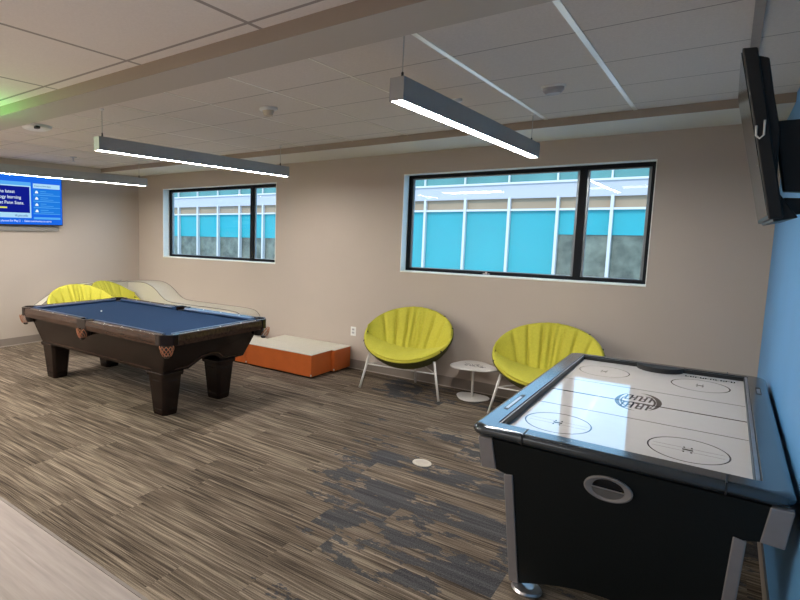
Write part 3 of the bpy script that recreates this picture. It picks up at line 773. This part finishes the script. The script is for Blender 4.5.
# ------------------------------------------------------------------ television on the left wall
def tv_left():
    X = XL + .085; y0, y1, z0, z1 = 3.16, 4.385, 1.70, 2.395
    t = thing('television', 'large television on the left wall showing a blue announcement screen', 'television', (XL, (y0 + y1) / 2, z0), 0)
    bx(XL + .03, X, y0, y1, z0, z1).build('casing', BLACKP, t, bev=.004)
    bx(XL, XL + .03, y0 + .3, y1 - .3, z0 + .15, z1 - .15).build('wall_bracket', BLACKP, t)
    bx(XL, XL + .03, y0 + .12, y1 - .03, z0 - .085, z0 - .02).build('cable_tray', simple('tray_grey', (.25, .23, .21), .5), t)
    def pan(ya, yb, za, zb, x=.001): return (X + x - .001, X + x, ya, yb, za, zb)
    b = .010
    sc = bx(*pan(y0 + b, y1 - b, z0 + b, z1 - b)).build('screen', emit('screen_blue', (.012, .14, .80), 1.0), t)
    LB = emit('screen_light_blue', (.10, .42, .90), 1.0); PB = emit('screen_pale_blue', (.42, .72, .95), 1.0); NV = emit('screen_navy', (.006, .012, .26), 1.0)
    WH = emit('screen_white', (.8, .92, 1.), 1.1); YE = emit('screen_yellow', (.8, .8, .1), 1.0); RB = emit('screen_row_blue', (.015, .2, .75), 1.0)
    # left slide panel
    yl, yr = y0 + .03, 3.90
    bx(*pan(yl, yr, z0 + .10, z1 - .105, .002)).build('slide_panel', PB, sc)
    bx(*pan(yl, yr, z1 - .15, z1 - .10, .003)).build('slide_header', LB, sc)
    bx(*pan(yl + .02, yr - .02, z0 + .17, z1 - .165, .004)).build('slide_picture', NV, sc)
    # right list panel
    bx(*pan(3.935, y1 - .04, z1 - .175, z1 - .11, .002)).build('list_header', PB, sc)
    for k in range(4):
        z_ = z1 - .265 - k * .088
        bx(*pan(3.935, y1 - .04, z_, z_ + .078, .002)).build('list_row', RB, sc)
        bx(*pan(3.935, y1 - .04, z_ - .008, z_, .003)).build('row_divider', LB, sc)
        m = MB(); c = (X + .004, 3.985, z_ + .032); pts = [(-.024, -.012), (.024, -.012), (.02, .006), (.006, .024), (-.006, .024), (-.02, .006)]
        m.prism(pts, lambda u, v, d: (d, c[1] + u, c[2] + v), X + .003, X + .004); m.build('weather_icon', WH, sc)
        m = MB(); m.box(X + .003, X + .004, 4.04, 4.13 + .03 * (k % 2), z_ + .045, z_ + .052); m.box(X + .003, X + .004, 4.04, 4.24, z_ + .018, z_ + .024); m.build('row_text', LB, sc)
    bx(*pan(3.935, y1 - .04, z0 + .085, z0 + .115, .003)).build('list_footer', LB, sc)
    # writing
    def tx(n, s, size, mat, y, z): text(n, s, size, mat, sc, lambda u, v: (X + .0055, y + u, z + v))
    tx('headline_text', 'the latest', .062, WH, 3.435, z1 - .26)
    tx('headline_text', 'ology learning', .062, WH, 3.405, z1 - .335)
    tx('headline_text', 'at Penn State.', .062, WH, 3.455, z1 - .41)
    tx('link_text', 'tlt.psu.edu', .045, NV, 3.66, z0 + .118)
    tx('ticker_text', 'Salem planned for May 2  -  Salem community to serve', .038, WH, 3.36, z0 + .045)
    tx('list_header_text', 'Events at Penn State', .030, NV, 3.955, z1 - .153)
    bx(X + .004, X + .0055, 3.44, 3.555, z0 + .225, z0 + .245).build('highlight_text', YE, sc)
tv_left()
# ------------------------------------------------------------------ television on the right wall, seen edge on
def tv_right():
    y0, y1 = 2.32, 3.10
    t = thing('television', 'black television tilted on the blue right wall, seen edge-on', 'television', (XR, 2.8, 1.68))
    # section points (x,z) : front top, back top, back bottom, front bottom
    f = lambda u, v, d: (u, d, v)
    MB().prism([(-.016, 2.235), (.020, 2.232), (.122, 1.714), (.088, 1.710)], f, y0, y1).build('casing', BLACKP, t, bev=.004)
    MB().prism([(-.0175, 2.224), (-.0155, 2.224), (.0865, 1.722), (.0845, 1.722)], f, y0 + .012, y1 - .012).build('screen', SCREENOFF, t)
    MB().prism([(.022, 2.212), (.050, 2.200), (.072, 2.08), (.092, 1.985), (.100, 1.80), (.155, 1.715), (.100, 1.702)], f, y0 + .02, y1 - .02).build('back_housing', BLACKP, t, bev=.004)
    MB().prism([(.08, 2.02), (XR - .012, 2.02), (XR - .012, 1.79), (.12, 1.80)], f, y0 + .10, y0 + .16).build('bracket_arm', BLACKP, t, bev=.004)
    MB().prism([(.12, 1.78), (.20, 1.775), (.215, 1.735), (.14, 1.725)], f, y0 + .10, y0 + .16).build('bracket_arm', BLACKP, t, bev=.004)
    bx(XR - .018, XR - .002, y0 + .05, y0 + .45, 1.72, 2.08).build('wall_plate', BLACKP, t, bev=.003)
    pts = [(.037, y0 - .003, 1.995), (.038, y0 - .006, 1.965), (.047, y0 - .008, 1.955), (.056, y0 - .006, 1.965), (.055, y0 - .003, 2.01)]
    MB().tube(pts, .003, 6).build('logo_glint', SIGHT, t, smooth=True)  # white stroke stands in for the glint of the casing logo
    MB().tube([(XR - .02, y0 + .09, 1.84), (XR - .06, y0 + .07, 1.80), (XR - .03, y0 + .07, 1.75), (XR - .05, y0 + .08, 1.72), (XR - .02, y0 + .10, 1.70)], .004, 6).build('power_cable', BLACKP, t, smooth=True)
tv_right()

# ------------------------------------------------------------------ building across the way
def facade():
    D = 20.4; x0, x1 = -29., 6.
    def Z(v): return 1.65 + D * v
    t = thing('office_building', 'office building across the way with blue shaded windows and white bands', 'building', (-10, D, -3.5))
    bx(x0, x1, D + .25, D + 8, -3.5, 4.75).build('building_core', simple('core_grey', (.35, .37, .4), .8), t)
    bx(x0, x1, D, D + .3, 2.94, 3.42).build('white_band', FWHITE, t)
    bx(x0, x1, D - .06, D + .3, 3.40, 3.47).build('band_coping', FMULL, t)
    bx(x0, x1, D - .02, D + .3, 2.915, 2.96).build('band_shadow_trim', FWHITE, t)
    bx(x0, x1, D + .12, D + .24, 2.55, 2.93).build('spandrel', FBEIGE, t)
    bx(x0, x1, D + .0, D + .24, 2.49, 2.56).build('transom', FMULL, t)
    bx(x0, x1, D + .12, D + .24, 3.47, 4.75).build('upper_glass', FCYAN2, t)
    bx(x0, x1, D - .1, D + .3, -3.5, .20).build('lower_band', FWHITE, t)
    xm = [(-.1391 - .0744 * k) * D for k in range(-5, 7)] + [(-1.0537 + .0736 * k) * D for k in range(5, -5, -1)]
    for k, x in enumerate(xm):
        bx(x - .042, x + .042, D - .03, D + .25, .2, 2.95).build('mullion', FMULL, t)
        bx(x - .085, x - .035, D + .02, D + .25, 3.47, 4.75).build('upper_mullion', FMULL, t)
        # bay to the left of this mullion
        xa = (xm[k + 1] if k + 1 < len(xm) else x - 1.5) + .042; xb = x - .042
        r = (x / D)
        zb = 1.70 if r > -.20 else (.2 if r > -.60 else 1.36)
        bx(xa, xb, D + .12, D + .22, zb, 2.49).build('window_shade', FCYAN, t)
        if zb > .3: bx(xa, xb, D + .16, D + .24, .2, zb).build('clear_pane', FDARK, t)
facade()
tag(bx(-40, 15, YW + .6, 20.2, -3.7, -3.5).build('pavement', GROUND), 'grey pavement below between the two buildings', 'ground', kind='structure')

# ------------------------------------------------------------------ light
wd = bpy.data.worlds.new('sky'); S.world = wd; wd.use_nodes = True
bg = wd.node_tree.nodes['Background']; bg.inputs[0].default_value = (.36, .66, 1.0, 1); bg.inputs[1].default_value = 2.5
def light(name, typ, loc, rot, energy, col, **k):
    l = bpy.data.lights.new(name, typ); l.energy = energy; l.color = col
    for a, v in k.items(): setattr(l, a, v)
    o = bpy.data.objects.new(name, l); COL.objects.link(o); o.location = loc; o.rotation_euler = rot; return o
light('sun', 'SUN', (0, 0, 8), (math.radians(50), 0, math.radians(-12)), 1.6, (1., .93, .82), angle=.02)
# unseen area lights added behind the camera to brighten near ceiling and left wall
for x, y, e in ((-1.6, -.6, 14), (-4.4, -.6, 130), (-6.6, .5, 200)):
    light('unseen_fill_light', 'AREA', (x, y, ZC - .02), (0, 0, 0), e, (1., .955, .89), shape='RECTANGLE', size=1.2, size_y=.6)
light('green_offscreen_light', 'POINT', (-4.40, 1.74, 2.40), (0, 0, 0), 7.0, (.15, 1., .2), shadow_soft_size=.08)  # unseen green source out of view, tinting ceiling and beam

# ------------------------------------------------------------------ camera
yaw, pitch, roll = [math.radians(a) for a in (40.53601939, -6.28570002, .79093189)]
fx = Vector((-math.sin(yaw) * math.cos(pitch), math.cos(yaw) * math.cos(pitch), math.sin(pitch)))
r = Vector((math.cos(yaw), math.sin(yaw), 0)); u = r.cross(fx)
r2 = math.cos(roll) * r + math.sin(roll) * u; u2 = -math.sin(roll) * r + math.cos(roll) * u
cd = bpy.data.cameras.new('camera'); cam = bpy.data.objects.new('camera', cd); COL.objects.link(cam)
M = Matrix((r2, u2, -fx)).transposed().to_4x4(); M.translation = Vector((0, 0, 1.65)); cam.matrix_world = M
cd.sensor_width = 36; cd.lens = 550.169 / 800 * 36
cd.shift_x = (400 - 254.43) / 800; cd.shift_y = -(300 - 292.398) / 800; cd.clip_start = .05; cd.clip_end = 500
S.camera = cam
S.view_settings.view_transform = 'Standard'; S.view_settings.look = 'None'; S.view_settings.gamma = 1
S.view_settings.use_curve_mapping = False; S.view_settings.exposure = 0.0
